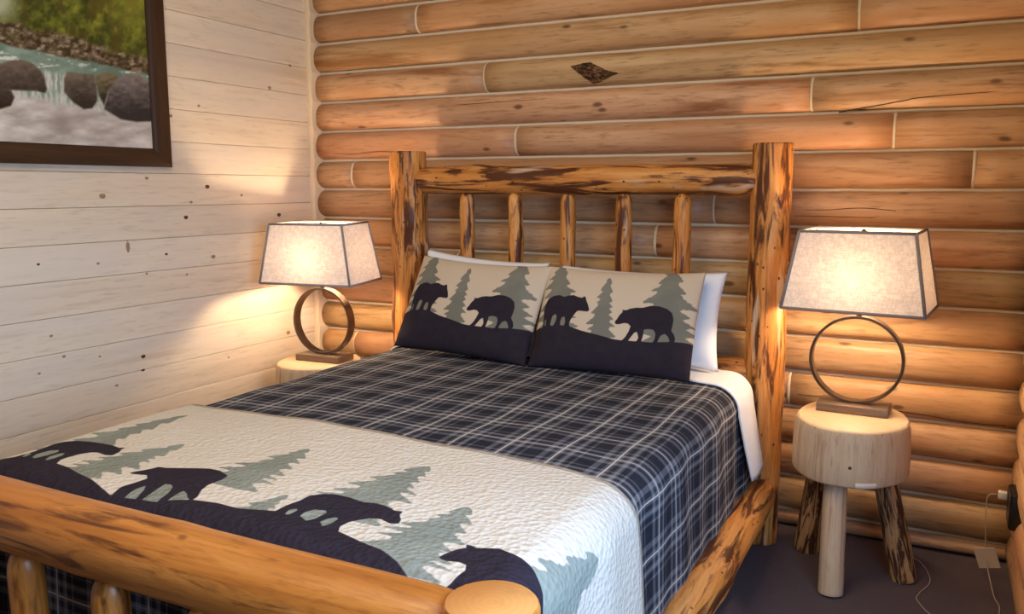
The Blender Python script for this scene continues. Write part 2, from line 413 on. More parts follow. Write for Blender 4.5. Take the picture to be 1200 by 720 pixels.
def knot_disc(px, py, r, dark):
    w = onx(px, py, XL); dist = (w-CAM)@FW; R = r*dist/FPX; n = 10
    ry, rz = R*1.5, R*1.0
    if (px, py) == (150, 290): ry, rz = R*.8, R*1.9
    v = [(XL+.0009, w[1]+ry*.5*math.cos(a), w[2]+rz*.5*math.sin(a)) for a in np.linspace(0, 6.283, n, endpoint=False)]
    v += [(XL-.001, w[1]+ry*math.cos(a+.2)*(1+.15*math.sin(3*a)), w[2]+rz*math.sin(a+.2)) for a in np.linspace(0, 6.283, n, endpoint=False)]
    f = [tuple(range(n))] + [(i, i+n, (i+1) % n+n, (i+1) % n) for i in range(n)]
    obj('knot', v, f, M['knot' if dark else 'knotlight'], wall_left)
for q in KN: knot_disc(*q)

# scribed corner trim
n = 120; v = []
for j in range(n+1):
    z = 2.45*j/n; bulge = (YB - log_surface_y(z))/.048
    for x, y in ((-2.8915, 3.474), (-2.8915, 3.402), (-2.876, 3.400), (-2.866+.010*(1-bulge), 3.404), (-2.862+.012*(1-bulge), 3.474)):
        v.append((x, y, z))
f = grid_faces(5, n+1, True); f.append((4, 3, 2, 1, 0)); f.append(tuple(range(5*n, 5*n+5)))
tag(obj('trim_1', v, f, M['trim'], smooth=False), kind='structure')

# right wall: log wall coming towards the camera, only its far end is in view
wall_right = obj('wall_right', *boxv(.322, .40, 2.45, 3.484, 0, 2.45), M['backing'], smooth=False); tag(wall_right, kind='structure')
ZR = [0.0] + [.139 + .1437*k for k in range(0, 16)]
for k in range(len(ZR)-1):
    sd += 1; v, f = dlog_mesh(3.43-2.45, ZR[k+1]-ZR[k]-.006, .045, seed=sd)
    obj('log', v, f, M['wall_log'], wall_right, (XR, 2.45, ZR[k]+.003), ROT_RIGHT)
    if k:
        z0 = ZR[k]; v, f = boxv(XR-.014, XR+.008, 2.45, 3.43, z0-.008, z0+.008)
        obj('chinking', v, f, M['chink'], wall_right, smooth=False)

# ================================================================== LOG FURNITURE
def rough_log(name, L, r0, r1, m, parent, a, b, end=None, tip0=None, tip1=None, wob=.03, seed=0, n=28, bulges=5, flat=True):
    """log from a to b (thing-local). tip = (length, end radius) rounded taper (tenon shoulder)."""
    r = random.Random(seed); ph = [r.uniform(0, 6.28) for _ in range(8)]
    bl = [(r.uniform(0, L), r.uniform(0, 6.28), r.uniform(.4, 1.0)) for _ in range(bulges)]
    def k(t, z):
        s = 1 + wob*(.5*math.sin(2*t+ph[0]+z*3) + .35*math.sin(3*t+ph[1]-z*5) + .3*math.sin(z*11+ph[2]) + .25*math.sin(5*t+z*7+ph[3]))
        for bz, bt, ba in bl:
            s += wob*2.0*ba*math.exp(-((z-bz)/.05)**2 - (math.sin((t-bt)/2)/.35)**2)
        return s
    nz = max(6, int(L/(.012 if L < .8 else .02))); prof = []
    for j in range(nz+1):
        z = L*j/nz; rr = r0 + (r1-r0)*z/L
        prof.append([rr, z])
    def apply_tip(z_from_end, rr, tip):
        Lt, re = tip
        if z_from_end < Lt:
            q = z_from_end/Lt; return re + (rr-re)*math.sqrt(max(0, 1-(1-q)**2))
        return rr
    for p in prof:
        if tip0: p[0] = apply_tip(p[1], p[0], tip0)
        if tip1: p[0] = apply_tip(L-p[1], p[0], tip1)
    if not tip1:      # slightly eased saw-cut end
        e = prof[-1]; prof[-1:] = [[e[0], e[1]-.008], [e[0]*.985, e[1]-.003], [e[0]*.95, e[1]]]
    if not tip0:
        e = prof[0]; prof[:1] = [[e[0]*.96, e[1]], [e[0]*.99, e[1]+.003], [e[0], e[1]+.007]]
    prof.sort(key=lambda p: p[1])
    v, f = lathe(prof, n, k)
    mi = [0]*(len(f)-2) + [1, 1] if end else None
    o = obj(name, v, f, [m, end] if end else m, parent, mi=mi)
    align(o, a, b); return smooth_angle(o, 60)
def seglen(a, b): return (Vector(b)-Vector(a)).length

BX, HY, FY = -1.392, 3.268, 1.07      # bed axis, headboard and footboard planes
bed = thing('log_bed', 'rustic honey-coloured log bed frame with spindle headboard and footboard', 'bed', (BX, 2.17, 0))
def LB(x, y, z): return (x-BX, y-2.17, z)
def bedlog(name, a, b, r0, r1, m='furn', **kw):
    return rough_log(name, seglen(a, b), r0, r1, M[m], bed, LB(*a), LB(*b), **kw)
bedlog('post', (-.582, HY, 0), (-.588, HY, 1.532), .074, .071, end=M['end_honey'], seed=1, wob=.05, bulges=12)
bedlog('post', (-2.198, HY, 0), (-2.198, HY, 1.532), .085, .083, end=M['end_honey'], seed=2, wob=.075, bulges=22)
bedlog('post', (-.582, FY, 0), (-.582, FY, .742), .077, .076, 'foot', end=M['end_honey'], seed=3, wob=.02)
bedlog('post', (-2.198, FY, 0), (-2.198, FY, .742), .078, .077, 'foot', end=M['end_honey'], seed=4, wob=.02)
o = bedlog('top_rail', (-2.165, HY-.012, 1.402), (-.61, HY-.005, 1.400), .058, .062, tip0=(.10, .022), tip1=(.10, .03), seed=5, wob=.06, bulges=14)
bedlog('lower_rail', (-2.165, HY, .66), (-.61, HY, .66), .055, .055, tip0=(.08, .025), tip1=(.08, .025), seed=6, wob=.035)
for i, x in enumerate((-1.888, -1.648, -1.404, -1.160, -.918)):
    bedlog('spindle', (x-.004, HY, .68), (x, HY-.012, 1.350), .034, .0325, tip1=(.05, .014), seed=10+i, wob=.075, n=20)
bedlog('foot_rail', (-2.165, FY, .664), (-.615, FY, .664), .074, .073, 'foot', tip0=(.09, .03), tip1=(.085, .03), seed=20, wob=.018)
bedlog('foot_lower_rail', (-2.165, FY, .20), (-.615, FY, .20), .06, .06, 'foot', tip0=(.08, .03), tip1=(.08, .03), seed=21, wob=.02)
for i, x in enumerate((-1.985, -1.722, -1.452, -1.185, -.915)):
    bedlog('spindle', (x, FY, .22), (x, FY-.01, .604), .037, .036, 'foot', tip1=(.06, .010), seed=30+i, wob=.03, n=20)
bedlog('side_rail', (-.565, 1.11, .212), (-.565, 3.225, .215), .062, .060, tip0=(.06, .03), tip1=(.07, .03), seed=40, wob=.065, bulges=16)
bedlog('side_rail', (-2.215, 1.11, .212), (-2.215, 3.225, .212), .062, .060, tip0=(.06, .03), tip1=(.07, .03), seed=41, wob=.04)

# mattress and box spring
ZT = .672
mt = bevbox('box_spring', (-2.135, -.64, 1.19, 3.16, .20, .40), M['ticking'], bev=.03, seg=3); tag(mt, 'pale cloth box spring under the mattress on the log bed', 'box spring')
mt = bevbox('mattress', (-2.14, -.635, 1.185, 3.165, .402, ZT-.022), M['ticking'], bev=.05, seg=4); tag(mt, 'pale mattress under the plaid quilt on the log bed', 'mattress')

# bedding surface ------------------------------------------------------
RB = .085; X0, X1 = -2.172, -.607; Y0 = 1.155
HX = (X1-X0)/2 - RB; XC = (X0+X1)/2; VF = Y0+RB
def bed_surface(u, v, off=0.0, hem_z=.24, flare=.012, wrk=1.0):
    """u across the bed (arc length from the axis), v along it (y where flat)."""
    ru = np.maximum(np.abs(u)-HX, 0); rv = np.maximum(VF-v, 0); r = np.hypot(ru, rv)
    rmax = math.pi*RB/2 + (ZT-RB-hem_z); r = np.minimum(r, rmax)
    c = np.where(np.hypot(ru, rv) > 1e-9, ru/np.maximum(np.hypot(ru, rv), 1e-9), 0); s = np.where(np.hypot(ru, rv) > 1e-9, rv/np.maximum(np.hypot(ru, rv), 1e-9), 0)
    R = RB+off; a = np.minimum(r/RB, math.pi/2); hang = np.maximum(r-math.pi*RB/2, 0)
    out = R*np.sin(a) + hang*flare/.3*1.0
    z = ZT - RB + R*np.cos(a) - hang
    sx = np.sign(u); xx = XC + sx*(np.minimum(np.abs(u), HX) + c*out); yy = np.maximum(v, VF) - s*out
    top = np.cos(a)
    crown = .012*(1-(np.minimum(np.abs(u), HX)/HX)**2)*1.0
    wr = wrk*(.0022*np.sin(u*9+v*5)+.0018*np.sin(u*4-v*13+1)+.0012*np.sin(u*23+v*17))
    z = z + top*(crown+wr)
    xx = xx + wrk*(1-top)*sx*c*(.004*np.sin(v*14+z*6)+.003*np.sin(v*31+2))
    yy = yy - wrk*(1-top)*s*.004*np.sin(u*17)
    return np.stack([xx, yy, z], -1)
def cloth(name, U, V, mat, off, hem_z, loc, flare=.012, thick=.008, warp=None, parent=None):
    uu, vv = np.meshgrid(U, V)
    if warp: uu, vv = warp(uu, vv)
    P = bed_surface(uu, vv, off, hem_z, flare) - np.array(loc)
    f = grid_faces(len(U), len(V))
    o = obj(name, P.reshape(-1, 3), f, mat, parent, loc)
    me = o.data; uvl = me.uv_layers.new(name='UVMap')
    li = np.zeros(len(me.loops), int); me.loops.foreach_get('vertex_index', li)
    uvl.data.foreach_set('uv', np.stack([uu.ravel()[li], vv.ravel()[li]], -1).ravel())
    sm = o.modifiers.new('thickness', 'SOLIDIFY'); sm.thickness = thick; sm.offset = -1
    return o, uu, vv
ARC = math.pi*RB/2
Umax = HX + ARC + (ZT-RB-.24)
q, _, _ = cloth('plaid_quilt', np.linspace(-Umax, Umax, 170), np.concatenate([np.linspace(VF-ARC-.33, VF, 36)[:-1], np.linspace(VF, 3.14, 120)]), M['plaid'], 0, .24, (XC, 2.1, ZT))
tag(q, 'dark navy and grey plaid quilt with thin pale lines covering the bed', 'quilt')

# white sheet turned over the head end
Us = np.linspace(-(HX+ARC+.22), HX+ARC+.255, 130)
def sheet_warp(u, v):
    e = np.maximum(np.abs(u)-HX, 0)
    k = (v-2.90)/(3.15-2.90)
    g_ = np.clip((u-(HX-.30))/.25, 0, 1); lo = 3.03 - .115*g_*g_*(3-2*g_) + .008*np.sin(u*5) + np.where(u > 0, .25*np.maximum(e-.14, 0), 0)
    return u, lo + (3.155-lo)*k
s, _, _ = cloth('white_sheet', Us, np.linspace(2.90, 3.15, 26), M['sheet'], .012, .27, (XC, 3.03, ZT), flare=.05, thick=.006, warp=sheet_warp)
tag(s, 'white sheet folded over the quilt behind the pillows and hanging by the post', 'bed sheet')

# ------------------------------------------------------------------ print shapes (signed distances)
def sdf(P, poly):
    P = np.asarray(P, float); A = np.asarray(poly, float); B_ = np.roll(A, -1, 0)
    d = np.full(len(P), 1e9); ins = np.zeros(len(P), bool)
    for a, b in zip(A, B_):
        ab = b-a; L2 = max(ab@ab, 1e-12); tt = np.clip(((P-a)@ab)/L2, 0, 1)
        d = np.minimum(d, np.hypot(*(P-a-tt[:, None]*ab).T))
        c = ((a[1] > P[:, 1]) != (b[1] > P[:, 1]))
        if a[1] != b[1]: ins ^= c & (P[:, 0] < (b[0]-a[0])*(P[:, 1]-a[1])/(b[1]-a[1])+a[0])
    return np.where(ins, -d, d)
def local_sdf(P, poly, pad=.03):
    A = np.asarray(poly); lo = A.min(0)-pad; hi = A.max(0)+pad
    m = ((P > lo) & (P < hi)).all(1); out = np.full(len(P), pad)
    if m.any(): out[m] = np.minimum(sdf(P[m], A), pad)
    return out
def fir(tip, base, hw, seed, rows=8, lean=0.0):
    """saw-toothed fir outline, 2-D, tip to base"""
    r = random.Random(seed); tip = np.array(tip, float); base = np.array(base, float)
    ax = base-tip; L = np.linalg.norm(ax); ax /= L; nx = np.array([-ax[1], ax[0]])
    sides = []
    for sgn in (1, -1):
        pts = []
        cuts = np.cumsum([r.uniform(.6, 1.4) for _ in range(rows)]); cuts = np.concatenate([[0], cuts/cuts[-1]])
        for i in range(rows):
            q0 = cuts[i]; q1 = cuts[i+1]; h_ = q1-q0; env = (q1**.9)*(1 - .25*max(0, q1-.8)/.2)
            w_out = hw*env*r.uniform(.72, 1.12) + .004; w_in = min(w_out, hw*(q0**.9)*r.uniform(.50, .72) + .003)
            if i: pts.append(tip + ax*L*(q0+.10*h_) + nx*sgn*w_in)
            for fq, fw_ in ((.30, .52), (.40, .66), (.46, .62), (.58, .84), (.66, .80), (.82, 1.0), (1.0, .96), (.98, .74), (1.04, .66)):
                pts.append(tip + ax*L*(q0+fq*h_+.02*w_out/hw*fw_) + nx*sgn*max(w_in*.6, w_out*fw_))
        sides.append(pts)
    return [tip] + sides[0] + sides[1][::-1]
def set_attr(o, name, vals):
    a = o.data.attributes.new(name, 'FLOAT', 'POINT'); a.data.foreach_set('value', np.asarray(vals, np.float32))

# ---- throw at the foot of the bed: prints traced to the bed plane
def Z1(pts, ox, oy, sc): return [(ox+x/sc, oy+y/sc) for x, y in pts]
def bedxy(px): return [tuple(onz(x, y, ZT+.014)[:2]) for x, y in px]
ground = [(-60, 545), (0, 538), (18, 536), (66, 547), (80, 552), (93, 560), (107, 567), (120, 575), (131, 581), (145, 584), (165, 587), (184, 591), (225, 592),
          (256, 596), (280, 602), (322, 606), (399, 627), (424, 638), (447, 647), (467, 659), (480, 670), (493, 676), (508, 685), (540, 700), (600, 712), (640, 712),
          (690, 760), (690, 1100), (-700, 800)]
bear1 = Z1([(110, 335), (240, 300), (370, 250), (450, 230), (540, 225), (640, 232), (720, 245), (790, 262), (840, 285), (885, 283), (855, 300), (840, 320), (790, 345), (740, 340),
            (690, 318), (640, 315), (560, 330), (480, 355), (430, 375), (400, 405), (380, 440), (100, 420)], 0, 480, 6)
hol1 = [Z1(h, 0, 480, 6) for h in ([(155, 340), (190, 315), (215, 312), (218, 322), (175, 342)], [(228, 350), (260, 325), (350, 300), (415, 297), (410, 312), (330, 340), (245, 362)],
                                   [(320, 375), (350, 350), (420, 325), (458, 322), (440, 340), (380, 365), (330, 380)])]
bear2 = Z1([(160, 410), (200, 400), (300, 378), (340, 365), (380, 372), (450, 375), (560, 382), (650, 388), (710, 402), (760, 435), (720, 460), (640, 490), (600, 520), (575, 560), (540, 582),
            (515, 565), (510, 540), (490, 520), (440, 545), (385, 580), (330, 578), (400, 530), (425, 495), (415, 480), (380, 475), (330, 505), (270, 545), (230, 560), (210, 550), (250, 510),
            (265, 480), (210, 500), (130, 545), (55, 530), (120, 490), (200, 465), (270, 440), (270, 420), (190, 415)], 120, 480, 5.143)
bear3 = Z1([(205, 365), (270, 335), (340, 310), (400, 280), (470, 268), (540, 266), (620, 280), (700, 305), (780, 312), (840, 330), (880, 350), (925, 352), (905, 370), (912, 395), (900, 418),
            (850, 418), (800, 395), (740, 390), (680, 398), (620, 410), (570, 435), (560, 465), (540, 500), (300, 450)], 280, 530, 4.8)
hol3 = [Z1(h, 280, 530, 4.8) for h in ([(262, 380), (280, 362), (325, 350), (330, 360), (290, 382), (268, 388)], [(345, 390), (370, 370), (430, 352), (490, 355), (495, 365), (430, 400), (380, 415)],
                                       [(458, 415), (490, 400), (555, 385), (555, 398), (520, 420), (470, 440)])]
bear4 = Z1([(65, 280), (90, 265), (150, 240), (205, 230), (205, 210), (250, 225), (260, 232), (380, 238), (440, 262), (540, 300), (620, 350), (665, 410), (678, 470), (670, 530), (640, 590),
            (560, 680), (300, 680), (60, 560), (0, 470), (0, 440), (40, 425), (130, 395), (200, 350), (205, 320), (170, 305), (100, 300), (70, 290)], 500, 590, 4.444)
Ut = np.arange(-(HX+ARC+.28), HX+ARC+.28, .0055)
Vt = np.arange(VF-.16, 1.905, .0055)
def throw_warp(u, v):
    k = (v-Vt[0])/(Vt[-1]-Vt[0]); hi = 1.862 - .034*u - .03*np.exp(-((np.abs(u)-HX-.05)/.12)**2)*(u > 0)
    return u, Vt[0] + (hi-Vt[0])*k
th, uu, vv = cloth('bear_throw', Ut, Vt, M['throwprint'], .014, .20, (XC, 1.5, ZT), thick=.012, warp=throw_warp)
tag(th, 'cream quilted throw with dark bears and grey-green firs across the foot of the bed', 'throw')
PT = np.stack([uu.ravel()+XC, vv.ravel()], -1)
dark = local_sdf(PT, bedxy(ground), .05)
for b, hs in ((bear1, hol1), (bear2, []), (bear3, hol3), (bear4, [])):
    dd = local_sdf(PT, bedxy(b))
    dark = np.minimum(dark, dd)
for hs in (hol1, hol3):
    for h in hs: dark = np.maximum(dark, -local_sdf(PT, bedxy(h)))
tree = np.full(len(PT), .03)
def throw_tree(tip, L, hw, seed, dx=0.0):
    p = onz(*tip, ZT+.014)[:2]
    return local_sdf(PT, fir(p, (p[0]+dx, p[1]-L), hw, seed))
for a in (((221, 488), .42, .105, 1, -.03), ((217, 522), .33, .125, 2, -.02), ((363, 532), .30, .135, 3, 0), ((503, 549), .36, .145, 4, 0), ((549, 597), .30, .15, 5, 0), ((712, 616), .44, .20, 6, .02), ((338, 588), .20, .085, 9, -.02)):
    tree = np.minimum(tree, throw_tree(*a))
hol2 = [Z1(h, 120, 480, 5.143) for h in ([(230, 565), (270, 545), (330, 505), (380, 472), (420, 478), (428, 495), (400, 530), (330, 580)], [(380, 582), (440, 545), (490, 518), (513, 540), (520, 570)], [(125, 545), (210, 498), (268, 478), (252, 512), (212, 548)])]
for h in (*hol1, *hol2, *hol3): tree = np.minimum(tree, local_sdf(PT, bedxy(h), .01) - .002)
set_attr(th, 'dark', dark); set_attr(th, 'tree', tree)
vg = np.meshgrid(np.arange(len(Ut)), np.arange(len(Vt)))
hem = np.minimum((len(Vt)-1-vg[1])*.0053, np.minimum(vg[0], len(Ut)-1-vg[0])*.0055).ravel()
set_attr(th, 'hem', hem)

# ------------------------------------------------------------------ pillows
def pillow(name, Wd, Hd, T, m, label, loc, tilt, rz=0, roll=0, n=(120, 84), ear=.012, sag=0.0):
    a = np.linspace(-1, 1, n[0]); b = np.linspace(0, 1, n[1]); A, Bb = np.meshgrid(a, b); c = 2*Bb-1
    th_ = T*np.clip((1-np.abs(A)**3.5)*(1-np.abs(c)**3.0), 0, 1)**.55
    th_ *= 1 + .25*(1-Bb)        # filling settles towards the seat
    X = A*Wd/2*(1-ear*2*(1-c**2)*np.abs(A)**2/1) ; Zz = Hd*(Bb - .5)*(1-ear*3*(1-A**2)*np.abs(c)**2) + Hd/2
    Zz = Zz - sag*(1-A**2)*Bb**2
    wr = .0025*np.sin(A*7+Bb*5)*(1-A**2)*(1-c**2)
    front = np.stack([X, -th_-wr, Zz], -1).reshape(-1, 3); back = np.stack([X, th_, Zz], -1).reshape(-1, 3)
    nf = len(front); f = grid_faces(n[0], n[1]) + [q[::-1] for q in grid_faces(n[0], n[1], base=nf)]
    o = obj(name, np.vstack([front, back]), f, m, None, loc, (tilt, roll, rz))
    bm = bmesh.new(); bm.from_mesh(o.data); bmesh.ops.remove_doubles(bm, verts=bm.verts, dist=1e-5); bm.to_mesh(o.data); bm.free()
    return tag(o, label, 'pillow')
R7 = lambda p: Z1(p, 610, 310, 4.967); R8 = lambda p: Z1(p, 700, 310, 4.965)
# homography of the right sham's four corners -> unit square
def homog(src, dst):
    A = []
    for (x, y), (u, v) in zip(src, dst):
        A.append([x, y, 1, 0, 0, 0, -u*x, -u*y, -u]); A.append([0, 0, 0, x, y, 1, -v*x, -v*y, -v])
    return np.linalg.svd(np.array(A))[2][-1].reshape(3, 3)
HM = homog([(616, 433), (800, 452), (818, 324), (641, 317)], [(0, 0), (1, 0), (1, 1), (0, 1)])
SW, SH = .63, .425
def sham_xy(px):
    out = []
    for x, y in px:
        q = HM@np.array([x, y, 1]); out.append(((q[0]/q[2]-.5)*SW, q[1]/q[2]*SH))
    return out
s_ground = [(590, 400)] + R7([(60, 414), (135, 406), (300, 412), (360, 435), (450, 460), (540, 485)]) + R8([(130, 490), (300, 500), (400, 494), (520, 489)]) + [(830, 408), (830, 520), (590, 520)]
s_bearR = R8([(97, 388), (112, 368), (125, 345), (140, 330), (138, 312), (150, 318), (160, 318), (185, 308), (215, 303), (250, 304), (300, 292), (345, 295), (385, 308), (412, 330), (420, 365),
              (415, 400), (408, 430), (422, 452), (430, 480), (418, 497), (400, 492), (388, 462), (372, 450), (350, 462), (338, 485), (330, 505), (305, 505), (318, 480), (322, 450), (312, 430),
              (285, 425), (258, 428), (256, 455), (248, 485), (240, 505), (215, 502), (228, 475), (222, 440), (205, 448), (185, 475), (165, 500), (135, 494), (158, 470), (175, 440), (185, 410),
              (170, 395), (150, 392), (125, 400), (105, 400)])
s_bearL = R7([(405, 320), (398, 290), (388, 265), (383, 242), (372, 240), (365, 248), (340, 242), (315, 230), (285, 232), (260, 238), (235, 226), (200, 228), (165, 245), (148, 275), (140, 310),
              (140, 350), (138, 385), (135, 415), (300, 425), (290, 395), (300, 370), (325, 335), (340, 320), (370, 325), (395, 328)])
s_hol = [R7(h) for h in ([(185, 380), (195, 345), (212, 335), (220, 350), (212, 380), (200, 402), (182, 400)], [(240, 400), (240, 380), (250, 355), (265, 352), (268, 380), (262, 405)], [(147, 400), (149, 362), (157, 364), (155, 398)])]
s_trees = [(R7([(238, 5)])[0], R7([(215, 420)])[0], .125, 11), (R7([(508, 122)])[0], R7([(462, 470)])[0], .072, 12), (R8([(408, 25)])[0], R8([(375, 500)])[0], .145, 13)]
def sham_print(o):
    co = np.zeros(len(o.data.vertices)*3); o.data.vertices.foreach_get('co', co); co = co.reshape(-1, 3); P = co[:, [0, 2]]
    d = local_sdf(P, sham_xy(s_ground), .05)
    for b in (s_bearR, s_bearL): d = np.minimum(d, local_sdf(P, sham_xy(b)))
    for h in s_hol: d = np.maximum(d, -local_sdf(P, sham_xy(h)))
    tr = np.full(len(P), .03)
    for tip, base, hw, sdd in s_trees:
        a, b = sham_xy([tip, base]); tr = np.minimum(tr, local_sdf(P, fir(a, b, hw, sdd, 8)))
    for h in s_hol: tr = np.minimum(tr, local_sdf(P, sham_xy(h), .01)-.003)
    back = co[:, 1] > .004; d[back] = -.02
    set_attr(o, 'dark', d); set_attr(o, 'tree', tr); set_attr(o, 'hem', np.full(len(P), .1))
TILT = -math.radians(29)
shR = pillow('bear_sham', SW, SH, .052, M['shamprint'], 'sham pillow with two bears and firs nearer the right bedside lamp', (-1.084, 2.870, ZT+.017), TILT, .02, sag=.010)
shL = pillow('bear_sham', SW+.02, SH, .052, M['shamprint'], 'sham pillow with two bears and firs nearer the left bedside lamp', (-1.732, 2.890, ZT+.024), TILT, -.09, .025, sag=.010)
for s_ in (shR, shL):
    sham_print(s_); s_['group'] = 'bear print shams'
WT = -math.radians(15)
p1 = pillow('white_pillow', .68, .375, .055, M['sheet'], 'white pillow sticking out behind the right bear sham', (-1.055, 3.072, ZT+.022), WT, 0, n=(50, 36), ear=.03)
p2 = pillow('white_pillow', .60, .390, .046, M['sheet'], 'white pillow peeking above the left bear sham', (-1.775, 3.082, ZT+.032), WT, 0, .065, n=(50, 36), ear=.03)
for p_ in (p1, p2): p_['group'] = 'white pillows'

# ------------------------------------------------------------------ stump bedside tables
def stump_table(label, loc, ztop, legs, rx=.187, ry=.225, hgt=.192, rz=0, seed=0, scuff=False):
    t = thing('stump_bedside_table', label, 'bedside table', loc, rz, 'log stump bedside tables')
    r = random.Random(seed); n = 56; ph = [r.uniform(0, 6.28) for _ in range(6)]
    def wob(a): return 1 + .010*math.sin(3*a+ph[0]) + .008*math.sin(7*a+ph[1]) + .006*abs(math.sin(11*a+ph[2]))
    prof = [(.965, -hgt), (.995, -hgt+.003), (1.01, -hgt+.010), (1.015, -hgt*.6), (1.0, -hgt*.25), (.985, -.022), (.965, -.008), (.93, 0)]
    v = []
    for k, z in prof:
        for i in range(n):
            a = 2*math.pi*i/n; v.append((rx*k*wob(a)*math.cos(a), ry*k*wob(a)*math.sin(a), z))
    f = grid_faces(n, len(prof), True); nside = len(f)
    f.append(tuple(range(n))[::-1]); b = (len(prof)-1)*n
    f += [tuple(range(b, b+n))]
    mi = [0]*nside + [1, 1]
    for i in range(n): mi[(len(prof)-2)*n+i] = 1
    s = obj('slab', v, f, [M['peeled'], M['end_pale']], t, (0, 0, ztop), mi=mi); smooth_angle(s, 50)
    for (tx, ty, bx, by, m, rr) in legs:
        L = seglen((tx, ty, ztop-hgt+.02), (bx, by, 0))
        rough_log('leg', L, rr*1.04, rr*.95, M[m], t, (bx, by, 0.004), (tx, ty, ztop-hgt+.02), seed=seed+int(100*abs(bx)), wob=.045, n=20)
    kx, ky = .02, -ry*1.013
    kv = [(kx+.006*math.cos(a)*q, ky+(.0015 if q > .9 else -.0012), ztop-.12+.006*math.sin(a)*q) for q in (1, .5) for a in np.linspace(0, 6.283, 10, endpoint=False)]
    kf = grid_faces(10, 2, True); kf.append(tuple(range(10, 20)))
    obj('knot', kv, kf, M['knot'], s, (0, 0, -ztop))
    if scuff:
        sv = []
        for a in np.linspace(math.radians(-78), math.radians(-58), 7):
            for z, k in ((.004, 1.006), (.006, 1.024), (.020, 1.026), (.022, 1.01)):
                sv.append((rx*k*wob(a)*math.cos(a), ry*k*wob(a)*math.sin(a), -hgt+z))
        tag(obj('scuff', sv, grid_faces(4, 7), M['whiteplastic'], s), 'pale scuffed patch')
    return t
ZN = .587
tR = (-.248, 3.082)
stR = stump_table('pale log stump bedside table with three legs on carpet right of the bed', (*tR, 0), ZN,
            [(-.03+.0, -.115, -.272-tR[0], 2.905-tR[1], 'peeled', .040), (.105, .03, -.052-tR[0], 3.135-tR[1], 'bark', .041), (-.105, .10, -.395-tR[0], 3.245-tR[1], 'bark', .043)], seed=3, scuff=True)
tL = (-2.565, 3.045)
stump_table('pale log stump bedside table between the bed and the whitewashed wall', (*tL, 0), .572,
            [(0, -.12, .0, -.19, 'peeled', .040), (.11, .08, .16, .13, 'bark', .041), (-.11, .08, -.16, .13, 'bark', .045)], rx=.19, ry=.21, seed=8)

# ------------------------------------------------------------------ lamps
def lamp(label, loc, shade_rz, ring_rz):
    t = thing('table_lamp', label, 'lamp', loc, ring_rz, 'matching ring lamps')
    bevbox('base', (-.1175, .1175, -.065, .065, 0, .030), M['lampbase'], t, bev=.003)
    # flat band bent into a ring
    n = 72; Ro, Ri, dy = .156, .1465, .022; zc = .030+Ro-.002; v = []
    for i in range(n):
        a = 2*math.pi*i/n
        for rr, y in ((Ro, -dy), (Ro, dy), (Ri, dy), (Ri, -dy)):
            v.append((rr*math.cos(a), y, zc+rr*math.sin(a)))
    f = [(i*4+k, i*4+(k+1) % 4, ((i+1) % n)*4+(k+1) % 4, ((i+1) % n)*4+k) for i in range(n) for k in range(4)]
    smooth_angle(obj('ring', v, f, M['bronze'], t), 50)
    zr = zc+Ro
    obj('stem', *lathe([(.010, zr-.003), (.010, zr+.012), (.006, zr+.014), (.006, zr+.04)], 16), M['bronze'], t)
    obj('socket', *lathe([(.012, zr+.035), (.017, zr+.04), (.017, zr+.085), (.014, zr+.09)], 18), M['bronze'], t)
    zb = zr+.09
    obj('bulb', *lathe([(.012, zb-.002), (.016, zb+.012), (.027, zb+.032), (.030, zb+.048), (.026, zb+.066), (.014, zb+.076), (.003, zb+.078)], 20), M['bulb'], t)
    # harp, spider and finial that carry the shade
    z0, z1 = .373, .638
    b2, d2, a2, c2 = .228, .150, .183, .122
    hp = spline([(-.018, 0, zr+.045), (-.05, 0, zb+.03), (-.046, 0, zb+.09), (-.012, 0, z1-.012), (.012, 0, z1-.012), (.046, 0, zb+.09), (.05, 0, zb+.03), (.018, 0, zr+.045)], 6)
    obj('harp', *tube(hp, .002, 6), M['bronze'], t)
    sh_rot = (math.radians(1.2), 0, shade_rz-ring_rz)
    def rect(a, c, z): return [(-a, -c, z), (a, -c, z), (a, c, z), (-a, c, z)]
    v = []; m = 8
    for j in range(m+1):
        q = j/m; v += rect(b2+(a2-b2)*q, d2+(c2-d2)*q, z0+(z1-z0)*q)
    th_ = .0016
    f = grid_faces(4, m+1, True)
    sh = obj('shade', v, f, M['shade'], t, (0, 0, 0), sh_rot, smooth=False)
    # piping round both rims and down the four corners
    parts_v, parts_f = [], []
    def bar(p, q, w=.0045):
        vv, ff = tube([p, q], w, 6); k = len(parts_v); parts_v.extend(vv); parts_f.extend([tuple(i+k for i in x) for x in ff])
    lo, hi = rect(b2, d2, z0), rect(a2, c2, z1)
    for i in range(4):
        bar(lo[i], lo[(i+1) % 4], .0055); bar(hi[i], hi[(i+1) % 4], .0048); bar(lo[i], hi[i], .0055)
    obj('piping', parts_v, parts_f, M['shadetrim'], sh)
    sv, sf = [], []
    for p, q in (((-a2, 0, z1-.004), (a2, 0, z1-.004)), ((0, -c2, z1-.004), (0, c2, z1-.004))):
        vv, ff = tube([p, q], .0016, 6); k = len(sv); sv.extend(vv); sf.extend([tuple(i+k for i in x) for x in ff])
    obj('spider', sv, sf, M['bronze'], sh)
    obj('finial', *lathe([(.004, z1-.012), (.006, z1-.008), (.006, z1-.003), (.004, z1+.002), (.002, z1+.004)], 12), M['bronze'], t)
    return t
lamp('lit ring lamp with linen shade on the stump table right of the bed', (-.250, 3.150, ZN), math.radians(-6), math.radians(-2))
lamp('lit ring lamp with linen shade on the left table by the whitewashed wall', (-2.548, 3.060, .572), math.radians(9), math.radians(4))

